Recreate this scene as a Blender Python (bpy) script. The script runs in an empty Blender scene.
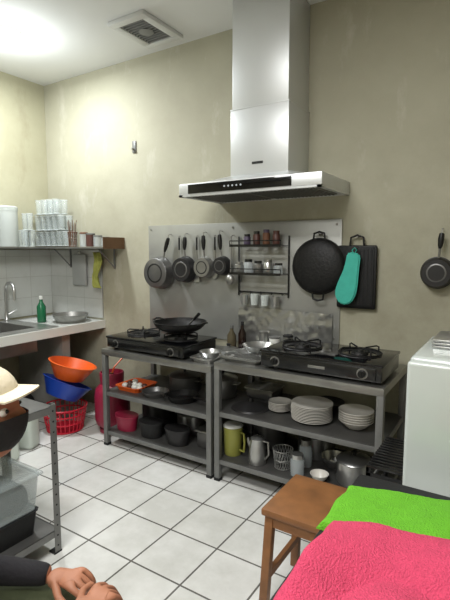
import bpy, bmesh, math, random
from mathutils import Vector, Matrix, noise
random.seed(4)
scene=bpy.context.scene
scene.view_settings.view_transform='Standard'

# ------------------------------------------------------------------ materials
def srgb(r,g,b):
    def c(v):
        v/=255.
        return v/12.92 if v<=.04045 else ((v+.055)/1.055)**2.4
    return (c(r),c(g),c(b),1)
MATS={}
def mat(name,col,rough=.5,metal=0,var=.0,scale=8,bump=0,bscale=60,trans=0,emit=0,alpha=1,coat=0,sub=0):
    if name in MATS: return MATS[name]
    m=bpy.data.materials.new(name); m.use_nodes=True
    nt=m.node_tree; b=nt.nodes['Principled BSDF']
    c=srgb(*col)
    b.inputs['Base Color'].default_value=c
    b.inputs['Roughness'].default_value=rough
    b.inputs['Metallic'].default_value=metal
    b.inputs['Transmission Weight'].default_value=trans
    b.inputs['Coat Weight'].default_value=coat
    b.inputs['Alpha'].default_value=alpha
    if emit:
        b.inputs['Emission Color'].default_value=c; b.inputs['Emission Strength'].default_value=emit
    tc=nt.nodes.new('ShaderNodeTexCoord')
    n=nt.nodes.new('ShaderNodeTexNoise'); n.inputs['Scale'].default_value=scale; n.inputs['Detail'].default_value=5
    nt.links.new(tc.outputs['Object'],n.inputs['Vector'])
    v=var if var else .04
    mix=nt.nodes.new('ShaderNodeMix'); mix.data_type='RGBA'
    mix.inputs['A'].default_value=tuple(max(0,x*(1-v*2)) for x in c[:3])+(1,)
    mix.inputs['B'].default_value=tuple(min(1,x*(1+v)) for x in c[:3])+(1,)
    nt.links.new(n.outputs['Fac'],mix.inputs['Factor']); nt.links.new(mix.outputs['Result'],b.inputs['Base Color'])
    if bump:
        n2=nt.nodes.new('ShaderNodeTexNoise'); n2.inputs['Scale'].default_value=bscale; n2.inputs['Detail'].default_value=4
        nt.links.new(tc.outputs['Object'],n2.inputs['Vector'])
        bp=nt.nodes.new('ShaderNodeBump'); bp.inputs['Strength'].default_value=bump; bp.inputs['Distance'].default_value=.01
        nt.links.new(n2.outputs['Fac'],bp.inputs['Height']); nt.links.new(bp.outputs['Normal'],b.inputs['Normal'])
    MATS[name]=m; return m

def wall_mat(name,c1,c2,c3,grime):
    m=bpy.data.materials.new(name); m.use_nodes=True; nt=m.node_tree; b=nt.nodes['Principled BSDF']
    tc=nt.nodes.new('ShaderNodeTexCoord')
    n=nt.nodes.new('ShaderNodeTexNoise'); n.inputs['Scale'].default_value=1.1; n.inputs['Detail'].default_value=6; n.inputs['Roughness'].default_value=.6
    nt.links.new(tc.outputs['Object'],n.inputs['Vector'])
    r=nt.nodes.new('ShaderNodeValToRGB'); e=r.color_ramp.elements
    e[0].position=.33;e[0].color=srgb(*c1);e[1].position=.68;e[1].color=srgb(*c2)
    nt.links.new(n.outputs['Fac'],r.inputs['Fac'])
    mp=nt.nodes.new('ShaderNodeMapping'); mp.inputs['Scale'].default_value=(3.2,3.2,1.3); nt.links.new(tc.outputs['Object'],mp.inputs['Vector'])
    n2=nt.nodes.new('ShaderNodeTexNoise'); n2.inputs['Scale'].default_value=1.3; n2.inputs['Detail'].default_value=9; n2.inputs['Roughness'].default_value=.68
    nt.links.new(mp.outputs['Vector'],n2.inputs['Vector'])
    r2=nt.nodes.new('ShaderNodeValToRGB'); e=r2.color_ramp.elements
    e[0].position=.57;e[0].color=(0,0,0,1);e[1].position=.70;e[1].color=(.45,.45,.45,1)
    nt.links.new(n2.outputs['Fac'],r2.inputs['Fac'])
    mx=nt.nodes.new('ShaderNodeMix'); mx.data_type='RGBA'; mx.inputs['B'].default_value=srgb(*c3)
    nt.links.new(r.outputs['Color'],mx.inputs['A']); nt.links.new(r2.outputs['Color'],mx.inputs['Factor'])
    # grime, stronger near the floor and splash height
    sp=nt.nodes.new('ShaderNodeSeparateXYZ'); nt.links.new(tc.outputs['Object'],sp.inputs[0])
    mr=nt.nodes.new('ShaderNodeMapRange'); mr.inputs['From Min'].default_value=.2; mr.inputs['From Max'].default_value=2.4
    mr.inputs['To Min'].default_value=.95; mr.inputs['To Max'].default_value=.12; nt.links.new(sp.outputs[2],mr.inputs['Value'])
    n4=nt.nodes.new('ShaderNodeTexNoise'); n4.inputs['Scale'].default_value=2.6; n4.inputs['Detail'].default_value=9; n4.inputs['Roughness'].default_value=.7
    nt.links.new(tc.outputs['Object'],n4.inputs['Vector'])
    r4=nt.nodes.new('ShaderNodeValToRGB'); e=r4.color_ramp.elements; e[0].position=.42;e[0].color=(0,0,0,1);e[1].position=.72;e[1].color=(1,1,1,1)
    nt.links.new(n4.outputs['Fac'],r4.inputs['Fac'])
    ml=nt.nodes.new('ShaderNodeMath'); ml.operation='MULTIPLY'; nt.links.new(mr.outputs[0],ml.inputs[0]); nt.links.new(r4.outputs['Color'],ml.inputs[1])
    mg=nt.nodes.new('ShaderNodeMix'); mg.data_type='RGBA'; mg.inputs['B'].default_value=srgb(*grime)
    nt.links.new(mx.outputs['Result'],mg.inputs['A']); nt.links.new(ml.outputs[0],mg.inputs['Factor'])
    nt.links.new(mg.outputs['Result'],b.inputs['Base Color']); b.inputs['Roughness'].default_value=.75
    n3=nt.nodes.new('ShaderNodeTexNoise'); n3.inputs['Scale'].default_value=9; n3.inputs['Detail'].default_value=6
    nt.links.new(tc.outputs['Object'],n3.inputs['Vector'])
    bp=nt.nodes.new('ShaderNodeBump'); bp.inputs['Strength'].default_value=.25; bp.inputs['Distance'].default_value=.01
    nt.links.new(n3.outputs['Fac'],bp.inputs['Height']); nt.links.new(bp.outputs['Normal'],b.inputs['Normal'])
    return m
def tile_mat(name,ax,w,h,c1,c2,grout,off=(0,0),mortar=.004,rough=.2,dirt=.25):
    m=bpy.data.materials.new(name); m.use_nodes=True; nt=m.node_tree; b=nt.nodes['Principled BSDF']
    tc=nt.nodes.new('ShaderNodeTexCoord'); sp=nt.nodes.new('ShaderNodeSeparateXYZ'); cb=nt.nodes.new('ShaderNodeCombineXYZ')
    nt.links.new(tc.outputs['Object'],sp.inputs[0])
    for i,a in enumerate(ax):
        ad=nt.nodes.new('ShaderNodeMath'); ad.operation='ADD'; ad.inputs[1].default_value=off[i]+30*(w if i==0 else h)
        nt.links.new(sp.outputs[a],ad.inputs[0]); nt.links.new(ad.outputs[0],cb.inputs[i])
    br=nt.nodes.new('ShaderNodeTexBrick'); br.offset=0; br.squash=1
    br.inputs['Scale'].default_value=1; br.inputs['Brick Width'].default_value=w; br.inputs['Row Height'].default_value=h
    br.inputs['Mortar Size'].default_value=mortar; br.inputs['Mortar Smooth'].default_value=.1; br.inputs['Bias'].default_value=0
    br.inputs['Color1'].default_value=srgb(*c1); br.inputs['Color2'].default_value=srgb(*c2); br.inputs['Mortar'].default_value=srgb(*grout)
    nt.links.new(cb.outputs[0],br.inputs['Vector'])
    n=nt.nodes.new('ShaderNodeTexNoise'); n.inputs['Scale'].default_value=2.2; n.inputs['Detail'].default_value=8; n.inputs['Roughness'].default_value=.65
    nt.links.new(tc.outputs['Object'],n.inputs['Vector'])
    r=nt.nodes.new('ShaderNodeValToRGB'); e=r.color_ramp.elements
    e[0].position=.4;e[0].color=(1-dirt,1-dirt,1-dirt*1.1,1);e[1].position=.6;e[1].color=(1,1,1,1)
    nt.links.new(n.outputs['Fac'],r.inputs['Fac'])
    mx=nt.nodes.new('ShaderNodeMix'); mx.data_type='RGBA'; mx.blend_type='MULTIPLY'; mx.inputs['Factor'].default_value=1
    nt.links.new(br.outputs['Color'],mx.inputs['A']); nt.links.new(r.outputs['Color'],mx.inputs['B'])
    nt.links.new(mx.outputs['Result'],b.inputs['Base Color'])
    b.inputs['Roughness'].default_value=rough
    bp=nt.nodes.new('ShaderNodeBump'); bp.invert=True; bp.inputs['Strength'].default_value=.4; bp.inputs['Distance'].default_value=.003
    nt.links.new(br.outputs['Fac'],bp.inputs['Height']); nt.links.new(bp.outputs['Normal'],b.inputs['Normal'])
    return m

STEEL=mat('stainless',(192,192,190),.28,.88,.14,5)
STEELD=mat('stainless_worn',(158,157,153),.38,.85,.22,7)
ALU=mat('aluminium_pan',(120,119,118),.38,.75,.2,9)
STEELW=mat('hood_steel',(214,216,216),.4,.5,.05,3)
GALV=mat('painted_frame',(126,126,124),.5,.5,.2,9)
SHELFM=mat('shelf_sheet',(92,91,89),.5,.5,.3,7)
BLK=mat('black_enamel',(16,16,17),.3,0,.2,10,coat=.3)
BLKM=mat('black_matte',(20,20,21),.7,0,.2,10,bump=.2)
IRON=mat('cast_iron',(26,25,25),.55,.3,.3,14,bump=.3)
BKP=mat('bakelite',(14,14,14),.35)
DKPAN=mat('dark_pan',(58,57,58),.4,.6,.25,10)
GLASSBLK=mat('black_glass',(10,10,12),.08)
WHT=mat('white_plastic',(226,226,220),.4)
CER=mat('ceramic',(222,218,210),.18,0,.04)
GLS=mat('clear_glass',(215,224,222),.05,0,alpha=.17)
RIM=mat('glass_rim',(228,234,232),.08,0,alpha=.7)
PLA=mat('clear_plastic',(205,212,214),.25,0,alpha=.42)
MILK=mat('frosted_plastic',(208,214,210),.35,0,alpha=.68)
FOIL=mat('foil',(190,190,188),.28,.88,.08,6,bump=.4,bscale=10)
PANEL=mat('panel_metal',(166,166,161),.4,.5,.2,3,bump=.08,bscale=9)
PINK=mat('towel_pink',(222,72,108),.95,0,.1,30,bump=1.0,bscale=230)
GREEN=mat('towel_green',(112,194,40),.95,0,.1,30,bump=1.0,bscale=230)
GASP=mat('gas_pink',(140,30,58),.4)
RED=mat('red_plastic',(196,30,52),.4)
BLUE=mat('blue_plastic',(22,62,160),.35)
ORG=mat('orange_plastic',(228,98,34),.4)
TURQ=mat('turquoise',(64,180,162),.7,0,.1,20,bump=.2)
WOOD=mat('stool_wood',(142,94,54),.5,0,.3,12)
SKIN=mat('skin',(168,112,84),.55,0,.08,12)
HAIR=mat('hair',(18,15,14),.6)
SHIRT=mat('shirt_dark',(30,28,32),.9,0,.15,14,bump=.3)
PANTS=mat('trousers_olive',(82,88,62),.9,0,.15,14,bump=.3)
CREAM=mat('cap_cream',(206,194,168),.85,0,.06,20,bump=.3)
YEL=mat('yellow_green_plastic',(150,150,72),.35,alpha=.8)
SPICE=mat('spice_brown',(84,52,44),.5)
PURP=mat('lid_purple',(74,62,84),.5)
JERRY=mat('jerrycan_plastic',(206,214,204),.4,alpha=.9)
GRNB=mat('green_bottle',(26,96,62),.25)
CLOTHY=mat('cloth_yellow',(172,176,92),.9,0,.15,20)
BROWN=mat('brown_bag',(104,68,46),.7)
COPP_REFL=mat('copper_and_reflection',(112,84,62),.35,.5,.2)  # copper of the gas valve; also the reflection colour of the shelf end

# ------------------------------------------------------------------ builder
class B:
    def __init__(s,name):
        s.name=name; s.bm=bmesh.new(); s.mats=[]
    def mi(s,m):
        if m not in s.mats: s.mats.append(m)
        return s.mats.index(m)
    def _fin(s,verts,m,M=None,smooth=True):
        fs=set()
        for v in verts:
            for f in v.link_faces: fs.add(f)
        i=s.mi(m)
        for f in fs: f.material_index=i; f.smooth=smooth
        if M is not None: bmesh.ops.transform(s.bm,matrix=M,verts=list(verts))
    def box(s,x0,x1,y0,y1,z0,z1,m,bev=0.0,M=None,seg=2):
        r=bmesh.ops.create_cube(s.bm,size=1)['verts']
        bmesh.ops.transform(s.bm,matrix=Matrix.Translation(((x0+x1)/2,(y0+y1)/2,(z0+z1)/2))@Matrix.Diagonal((abs(x1-x0),abs(y1-y0),abs(z1-z0),1)),verts=r)
        if bev:
            es={e for v in r for e in v.link_edges}
            res=bmesh.ops.bevel(s.bm,geom=list(es),offset=bev,segments=seg,affect='EDGES',profile=.5)
            vs=set(res['verts'])|{v for v in r if v.is_valid}
            st=list(vs); seen=set(st)
            while st:
                v=st.pop()
                for e in v.link_edges:
                    o=e.other_vert(v)
                    if o not in seen: seen.add(o); st.append(o)
            r=list(seen)
        s._fin(r,m,M,smooth=bool(bev)); return r
    def lathe(s,prof,m,M=None,seg=28,sx=1,sy=1):
        rings=[]; vs=[]
        for (r,z) in prof:
            if r<1e-5:
                v=s.bm.verts.new((0,0,z)); rings.append([v]); vs.append(v)
            else:
                ring=[s.bm.verts.new((r*sx*math.cos(2*math.pi*i/seg),r*sy*math.sin(2*math.pi*i/seg),z)) for i in range(seg)]
                rings.append(ring); vs+=ring
        for a,b in zip(rings[:-1],rings[1:]):
            for i in range(seg):
                j=(i+1)%seg
                try:
                    if len(a)==1 and len(b)==1: continue
                    if len(a)==1: s.bm.faces.new((a[0],b[j],b[i]))
                    elif len(b)==1: s.bm.faces.new((a[i],a[j],b[0]))
                    else: s.bm.faces.new((a[i],a[j],b[j],b[i]))
                except ValueError: pass
        s._fin(vs,m,M); return vs
    def cyl(s,p0,p1,r,m,r1=None,seg=16):
        p0=Vector(p0);p1=Vector(p1); d=p1-p0; L=d.length; r1=r if r1 is None else r1
        M=Matrix.Translation(p0)@d.to_track_quat('Z','Y').to_matrix().to_4x4()
        return s.lathe([(0,0),(r,0),(r1,L),(0,L)],m,M,seg)
    def tube(s,pts,r,m,seg=8,closed=False,rs=None):
        pts=[Vector(p) for p in pts]; n=len(pts); rings=[]; vs=[]
        up=None
        for i,p in enumerate(pts):
            if closed: t=pts[(i+1)%n]-pts[i-1]
            else: t=pts[min(i+1,n-1)]-pts[max(i-1,0)]
            t.normalize()
            if up is None:
                up=Vector((0,0,1)) if abs(t.z)<.9 else Vector((1,0,0))
            a=(up-t*up.dot(t)).normalized(); b=t.cross(a); up=a
            rr=rs[i] if rs else r
            ring=[s.bm.verts.new(p+(a*math.cos(2*math.pi*k/seg)+b*math.sin(2*math.pi*k/seg))*rr) for k in range(seg)]
            rings.append(ring); vs+=ring
        for i in range(n if closed else n-1):
            A=rings[i];C=rings[(i+1)%n]
            for k in range(seg):
                s.bm.faces.new((A[k],A[(k+1)%seg],C[(k+1)%seg],C[k]))
        if not closed:
            s.bm.faces.new(rings[0][::-1]); s.bm.faces.new(rings[-1])
        s._fin(vs,m); return vs
    def sph(s,c,r,m,sc=(1,1,1),M=None,seg=20):
        v=bmesh.ops.create_uvsphere(s.bm,u_segments=seg,v_segments=seg//2+2,radius=r)['verts']
        T=Matrix.Translation(Vector(c))@Matrix.Diagonal((sc[0],sc[1],sc[2],1))
        s._fin(v,m,(M@T) if M is not None else T); return v
    def prism(s,outline,d,m,M=None,smooth=False):
        a=[s.bm.verts.new((x,0,z)) for x,z in outline]; b=[s.bm.verts.new((x,d,z)) for x,z in outline]
        s.bm.faces.new(a); s.bm.faces.new(b[::-1]); n=len(a)
        for i in range(n): s.bm.faces.new((a[i],b[i],b[(i+1)%n],a[(i+1)%n]))
        s._fin(a+b,m,M,smooth); return a+b
    def done(s,parent=None,angle=40):
        bmesh.ops.recalc_face_normals(s.bm,faces=s.bm.faces)
        me=bpy.data.meshes.new(s.name); s.bm.to_mesh(me); s.bm.free()
        for m in s.mats: me.materials.append(m)
        try: me.set_sharp_from_angle(angle=math.radians(angle))
        except Exception: pass
        o=bpy.data.objects.new(s.name,me); scene.collection.objects.link(o)
        if parent: o.parent=parent
        return o
def T(x,y,z): return Matrix.Translation((x,y,z))
def RX(a): return Matrix.Rotation(math.radians(a),4,'X')
def RY(a): return Matrix.Rotation(math.radians(a),4,'Y')
def RZ(a): return Matrix.Rotation(math.radians(a),4,'Z')

# ------------------------------------------------------------------ room
XL,YB,ZC=-4.03,3.0,3.1; XR,YF=1.7,-2.2
WB=wall_mat('wall_back_paint',(162,158,138),(177,174,154),(202,200,187),(136,130,110))
WL=wall_mat('wall_left_paint',(162,158,132),(178,174,148),(146,138,112),(132,124,98))
def room(name,*a):
    m=a[-1]; b=B(name); b.box(*a[:-1],m); return b.done()
FL=tile_mat('floor_tiles',(0,1),.3,.3,(220,219,216),(213,212,208),(104,101,97),(0,0),.005,.2,.2)
room('floor',XL-.1,XR+.1,YF-.1,YB+.1,-.1,0,FL)
room('ceiling',XL-.1,XR+.1,YF-.1,YB+.1,ZC,ZC+.1,mat('ceiling_paint',(220,221,219),.85,0,.04,1.5))
room('wall_back',XL-.1,XR+.1,YB,YB+.1,0,ZC,WB)
room('wall_left',XL-.1,XL,YF,YB,0,ZC,WL)
room('wall_right',XR,XR+.1,YF,YB,0,ZC,WB)
room('wall_front',XL,XR,YF-.1,YF,0,ZC,WB)
TW=tile_mat('wall_tiles_left',(1,2),.25,.2,(206,208,204),(202,204,200),(184,184,179),(0,.16),.0025,.2,.1)
TWb=tile_mat('wall_tiles_back',(0,2),.25,.2,(192,193,189),(188,189,185),(170,170,165),(.03,.16),.0025,.2,.1)
b=B('tile_splashback'); b.box(XL+.0005,XL+.012,.6,YB-.013,.86,1.5,TW); b.done()
b=B('tile_splashback'); b.box(XL+.013,-3.28,YB-.012,YB-.0005,.86,1.5,TWb); b.done()

# ceiling vent
b=B('ceiling_vent')
x0,x1,y0,y1=-2.55,-2.21,2.44,2.88; z=ZC-.0005
VM=mat('vent_plastic',(205,206,204),.5); VD=mat('vent_dark',(50,50,52),.7); VG=mat('vent_grey',(120,121,120),.5)
for a in ((x0,x1,y0,y0+.06),(x0,x1,y1-.06,y1),(x0,x0+.06,y0+.06,y1-.06),(x1-.06,x1,y0+.06,y1-.06)): b.box(*a,z-.03,z,VM,.006)
b.box(x0+.05,x1-.05,y0+.05,y1-.05,z-.006,z,VD)
for i in range(11):
    yy=y0+.07+i*.029; b.box(x0+.05,x1-.05,yy,yy+.009,z-.024,z-.01,VG)
b.lathe([(0,0),(.05,0),(.055,-.006),(.02,-.012),(0,-.012)],VG,T((x0+x1)/2,(y0+y1)/2,z-.02),24)
b.done()
# downlight
b=B('ceiling_downlight'); M=T(-3.29,2.14,ZC-.0005)@RX(180)
b.lathe([(0,.03),(.06,.024),(.09,.004)],mat('led_emitter',(246,251,255),.5,emit=18),M,32)
b.lathe([(.09,.002),(.092,.012),(.11,.01),(.115,0)],WHT,M,32); b.done()
for (a0,a1,c0,c1) in ((-1.8,-.6,.2,.8),(-1.4,.0,-1.4,-.8)):  # unseen glowing panels, added as fixtures for the fill lights
    b=B('added_ceiling_panel'); b.box(a0,a1,c0,c1,ZC-.03,ZC-.0005,WHT,.005); b.box(a0+.03,a1-.03,c0+.03,c1-.03,ZC-.033,ZC-.029,mat('added_panel_emit',(250,250,250),.5,emit=3)); b.done()
def light(name,loc,size,power,col,shape='DISK',rot=(0,0,0),sy=None):
    l=bpy.data.lights.new(name,'AREA'); l.shape=shape; l.size=size; l.energy=power; l.color=col
    if sy: l.size_y=sy
    o=bpy.data.objects.new(name,l); o.location=loc; o.rotation_euler=rot; scene.collection.objects.link(o); return o
l=bpy.data.lights.new('ceiling_uplight_fill','POINT'); l.energy=16; l.color=(.9,.96,1); l.shadow_soft_size=.09  # added point light under the downlight, brightens the ceiling
o=bpy.data.objects.new('ceiling_uplight_fill',l); o.location=(-3.29,2.14,ZC-.26); scene.collection.objects.link(o)
light('downlight_lamp',(-3.29,2.14,ZC-.05),.2,42,(.94,.98,1))
light('added_panel_fill',(-1.2,.5,ZC-.05),1.1,62,(.99,.995,.98),'RECTANGLE',sy=.55)  # added fill out of view, for general room light
light('added_panel_fill',(-.7,-1.1,ZC-.05),1.3,58,(.99,.995,.98),'RECTANGLE',sy=.55)  # added fill behind the camera, softens the hood shadow
w=bpy.data.worlds.new('world'); scene.world=w; w.use_nodes=True
w.node_tree.nodes['Background'].inputs[0].default_value=(.8,.85,.9,1); w.node_tree.nodes['Background'].inputs[1].default_value=.15
b=B('wall_bracket'); b.box(-2.86,-2.82,YB-.012,YB-.0005,2.33,2.43,GALV,.004); b.cyl((-2.84,YB-.012,2.36),(-2.84,YB-.04,2.36),.008,STEELD); b.done()  # small wall bracket plate with a screw, no cable

# ------------------------------------------------------------------ range hood
b=B('range_hood'); YH=YB-.001
hx0,hx1,hy0=-1.97,-.955,2.5; hz0,hz1=1.855,1.94
b.box(hx0,hx1,hy0,YH,hz0+.012,hz1,STEELW,.004)
b.box(hx0,hx1,hy0,hy0+.03,hz0,hz0+.012,STEELW); b.box(hx0,hx1,YH-.03,YH,hz0,hz0+.012,STEELW)
b.box(hx0,hx0+.03,hy0,YH,hz0,hz0+.012,STEELW); b.box(hx1-.03,hx1,hy0,YH,hz0,hz0+.012,STEELW)
for k in range(2):
    fx=hx0+.06+k*.46
    b.box(fx,fx+.43,hy0+.05,YH-.05,hz0+.004,hz0+.012,STEELD)
    for i in range(16): b.box(fx+.01+i*.0265,fx+.018+i*.0265,hy0+.06,YH-.06,hz0-.002,hz0+.006,GALV)
b.box(-1.89,-1.14,hy0-.006,hy0+.002,hz0+.018,hz1-.008,GLASSBLK,.002)
for i in range(5): b.cyl((-1.60+i*.03,hy0-.006,hz0+.048),(-1.60+i*.03,hy0-.009,hz0+.048),.006,mat('button',(170,176,180),.4,emit=.15))
cx0,cx1,cy=-1.665,-1.243,2.672
lo=[(hx0+.08,hy0+.05,hz1),(hx1-.08,hy0+.05,hz1),(hx1-.08,YH,hz1),(hx0+.08,YH,hz1)]
hi=[(cx0-.01,cy-.01,hz1+.05),(cx1+.01,cy-.01,hz1+.05),(cx1+.01,YH,hz1+.05),(cx0-.01,YH,hz1+.05)]
vl=[b.bm.verts.new(p) for p in lo]; vh=[b.bm.verts.new(p) for p in hi]
for i in range(4): b.bm.faces.new((vl[i],vl[(i+1)%4],vh[(i+1)%4],vh[i]))
b.bm.faces.new(vh); b.bm.faces.new(vl[::-1]); b._fin(vl+vh,STEELW,None,False)
b.box(cx0,cx1,cy,YH,hz1+.04,2.42,STEELW,.003); b.box(cx0+.008,cx1-.008,cy+.008,YH,2.42,ZC-.001,STEELW,.003)
b.box(cx0-.003,cx1+.003,cy-.003,YH,2.412,2.42,STEELW,.002)
b.box(-1.50,-1.42,cy-.003,cy+.001,2.055,2.07,BLKM)
b.done()

# backsplash panel & foil
b=B('metal_splash_panel'); b.box(-2.69,-.995,YB-.012,YB-.001,.80,1.705,PANEL,.002)
for x in (-2.66,-1.84,-1.03):
    for zz in (.9,1.67): b.cyl((x,YB-.012,zz),(x,YB-.016,zz),.008,STEELD)
b.done()
b=B('foil_sheet')
nx,nz=60,18; g=[[b.bm.verts.new((-1.78+.74*i/nx,2.976-.012*abs(noise.noise(Vector((i*.16,j*.25,3))))-.004*noise.noise(Vector((i*.45,j*.5,9))),.80+.27*j/nz+.012*noise.noise(Vector((i*.1,j*.1,1)))*j/nz)) for j in range(nz+1)] for i in range(nx+1)]
for i in range(nx):
    for j in range(nz): b.bm.faces.new((g[i][j],g[i+1][j],g[i+1][j+1],g[i][j+1]))
b._fin([v for r in g for v in r],FOIL,None,True); b.done(angle=60)

# ------------------------------------------------------------------ tables
def table(x0,x1,y0,y1,zt,zm,zl):
    b=B('steel_work_table')
    b.box(x0,x1,y0,y1,zt-.006,zt,STEELD); 
    for a in ((x0,x1,y0,y0+.018),(x0,x1,y1-.018,y1),(x0,x0+.018,y0+.018,y1-.018),(x1-.018,x1,y0+.018,y1-.018)): b.box(*a,zt-.045,zt-.006,STEELD,.002)
    for lx in (x0,x1-.038):
        for ly in (y0,y1-.038): b.box(lx,lx+.038,ly,ly+.038,.012,zt-.04,GALV,.003); b.box(lx-.002,lx+.04,ly-.002,ly+.04,0,.02,BLKM,.002)
    for z in (zm,zl):
        b.box(x0+.01,x1-.01,y0+.01,y1-.01,z-.004,z,SHELFM)
        for a in ((x0+.038,x1-.038,y0+.004,y0+.03),(x0+.038,x1-.038,y1-.03,y1-.004),(x0+.004,x0+.03,y0+.038,y1-.038),(x1-.03,x1-.004,y0+.038,y1-.038)): b.box(*a,z-.034,z-.004,GALV,.002)
    return b.done()
table(-2.63,-1.625,2.37,2.955,.755,.43,.12)
table(-1.60,-.545,2.37,2.955,.79,.47,.15)
E0=.0006
# ------------------------------------------------------------------ stoves
def stove(x0,x1,y0,y1,z0,h):
    b=B('two_burner_gas_stove'); zt=z0+h
    for fx in (x0+.05,x1-.05):
        for fy in (y0+.05,y1-.05): b.cyl((fx,fy,z0+E0),(fx,fy,z0+.02),.018,BLKM)
    b.box(x0,x1,y0,y1,z0+.015,zt-.012,BLK,.008)
    b.box(x0-.006,x1+.006,y0-.006,y1+.006,zt-.016,zt,GLASSBLK,.005)
    b.box(x0+.03,x1-.03,y0-.01,y0,z0+.025,zt-.024,BLK,.004)
    w=x1-x0
    b.box(x0+w/2-.05,x0+w/2+.05,y0-.0125,y0-.008,z0+.05,zt-.05,STEELD,.002)
    for k in (.14,.86):
        kx=x0+w*k
        b.cyl((kx,y0-.008,z0+h*.5),(kx,y0-.012,z0+h*.5),.03,STEELD,seg=24)
        b.cyl((kx,y0-.01,z0+h*.5),(kx,y0-.035,z0+h*.5),.022,BKP,r1=.019,seg=20)
        b.box(kx-.004,kx+.004,y0-.04,y0-.03,z0+h*.5-.018,z0+h*.5+.018,BKP,.001)
    for k in (.25,.75):
        c=(x0+w*k,(y0+y1)/2+.01)
        M=T(c[0],c[1],zt)
        b.lathe([(.125,0),(.12,.006),(.09,-.001),(0,-.001)],DKPAN,M,32)
        b.lathe([(0,.022),(.02,.022),(.022,.016),(.045,.016),(.048,.004),(.05,0)],IRON,M,24)
        for i in range(4):
            a=math.pi/4+i*math.pi/2; ca,sa=math.cos(a),math.sin(a)
            b.tube([(c[0]+ca*.12,c[1]+sa*.12,zt),(c[0]+ca*.12,c[1]+sa*.12,zt+.034),(c[0]+ca*.105,c[1]+sa*.105,zt+.04),(c[0]+ca*.035,c[1]+sa*.035,zt+.034)],.005,IRON,6)
        b.tube([(c[0]+.12*math.cos(t*math.pi/12),c[1]+.12*math.sin(t*math.pi/12),zt+.008) for t in range(24)],.005,IRON,6,True)
    return b.done()
stove(-2.60,-1.87,2.40,2.80,.755,.10)
stove(-1.28,-.565,2.40,2.80,.79,.115)

# wok on stove
def wokprof(R,d,th=.003):
    out=[(R*math.sin(t),-d*(math.cos(t))+d) for t in [math.pi/2*i/8 for i in range(9)]]
    inn=[(max(0,r-th),z+th) for r,z in out[::-1]]; inn[-1]=(0,th)
    return out+[(R+.006,d),(R+.006,d+.003)]+inn
b=B('wok'); b.lathe(wokprof(.19,.085),IRON,T(-2.06,2.61,.895),36)
for s_ in (-1,1):
    b.tube([(-2.06+s_*.178,2.61-.045,.975),(-2.06+s_*.218,2.61-.035,.985),(-2.06+s_*.228,2.61,.988),(-2.06+s_*.218,2.61+.035,.985),(-2.06+s_*.178,2.61+.045,.975)],.006,BKP,8)
wokob=b.done()
b=B('spatula'); b.tube([(-2.02,2.62,.915),(-1.93,2.56,.985),(-1.84,2.50,1.04)],.006,STEELD,8); b.tube([(-1.86,2.515,1.028),(-1.78,2.46,1.075)],.011,BKP,8)
b.prism([(-.035,-.04),(.035,-.04),(.03,.04),(-.03,.04)],.003,STEELD,T(-2.045,2.635,.915)@RZ(-35)@RX(-60)); b.done(wokob)
def bottle(name,x,y,z,r,h,m,cap):
    b=B(name); M=T(x,y,z+E0)
    b.lathe([(0,0),(r*.95,0),(r,.006),(r,h*.6),(r*.4,h*.78),(r*.36,h*.92),(0,h*.92)],m,M,20); b.lathe([(r*.42,h*.88),(r*.42,h),(0,h)],cap,M,16); return b.done()
bottle('sauce_bottle',-1.69,2.88,.755,.03,.22,mat('soy_dark',(30,16,12),.15),BLKM)
bottle('oil_bottle',-1.77,2.86,.755,.034,.19,mat('oil_dull',(84,76,58),.15),GALV)
def canister(name,x,y,z,r,h,m,lid):
    b=B(name); z+=E0; b.lathe([(0,0),(r*.96,0),(r,.01),(r,h*.9)],m,T(x,y,z),24); b.lathe([(r*1.04,h*.88),(r*1.05,h*.97),(r*.9,h),(0,h)],lid,T(x,y,z),24); return b.done()
canister('seasoning_tin',-1.52,2.90,.79,.035,.13,STEEL,STEELD)
canister('seasoning_tin',-1.43,2.89,.79,.038,.10,WHT,GALV)
canister('seasoning_tin',-1.33,2.90,.79,.035,.12,STEELD,BLKM)

# trays, rack and bowl between stoves
def tray(name,x0,x1,y0,y1,z,h,m,rz=0):
    b=B(name); cx,cy=(x0+x1)/2,(y0+y1)/2; M=T(cx,cy,z+E0)@RZ(rz); w,d=(x1-x0)/2,(y1-y0)/2
    def ring(a,c,zz): 
        return [b.bm.verts.new((sx*a-(.02*sx if k else 0),sy*c-(0 if k else .02*sy),zz)) for sx,sy,k in ((-1,-1,0),(-1,-1,1),(1,-1,1),(1,-1,0),(1,1,0),(1,1,1),(-1,1,1),(-1,1,0))]
    rs=[ring(w-.02,d-.02,0),ring(w-.006,d-.006,h),ring(w,d,h),ring(w,d,h+.003),ring(w-.008,d-.008,h+.003),ring(w-.022,d-.022,.003)]
    for A,C in zip(rs[:-1],rs[1:]):
        for i in range(8): b.bm.faces.new((A[i],A[(i+1)%8],C[(i+1)%8],C[i]))
    b.bm.faces.new(rs[0]); b.bm.faces.new(rs[-1])
    b._fin([v for r in rs for v in r],m,M,False); return b
def bowl(name,x,y,z,R,h,m,foot=.45):
    b=B(name); b.lathe([(0,0),(R*foot,0),(R*.8,h*.5),(R,h),(R-.004,h),(R*.78,h*.53),(R*foot,.005),(0,.005)],m,T(x,y,z+E0),32); return b
tray('steel_tray',-1.83,-1.64,2.40,2.66,.755,.03,STEEL,0).done()
b=bowl('strainer_bowl',-1.735,2.53,.76,.08,.055,STEEL); b.tube([(-1.66,2.51,.815),(-1.62,2.47,.83),(-1.57,2.40,.845)],.006,STEELD,8); b.done()
b=B('stacked_pan_lids')
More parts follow.
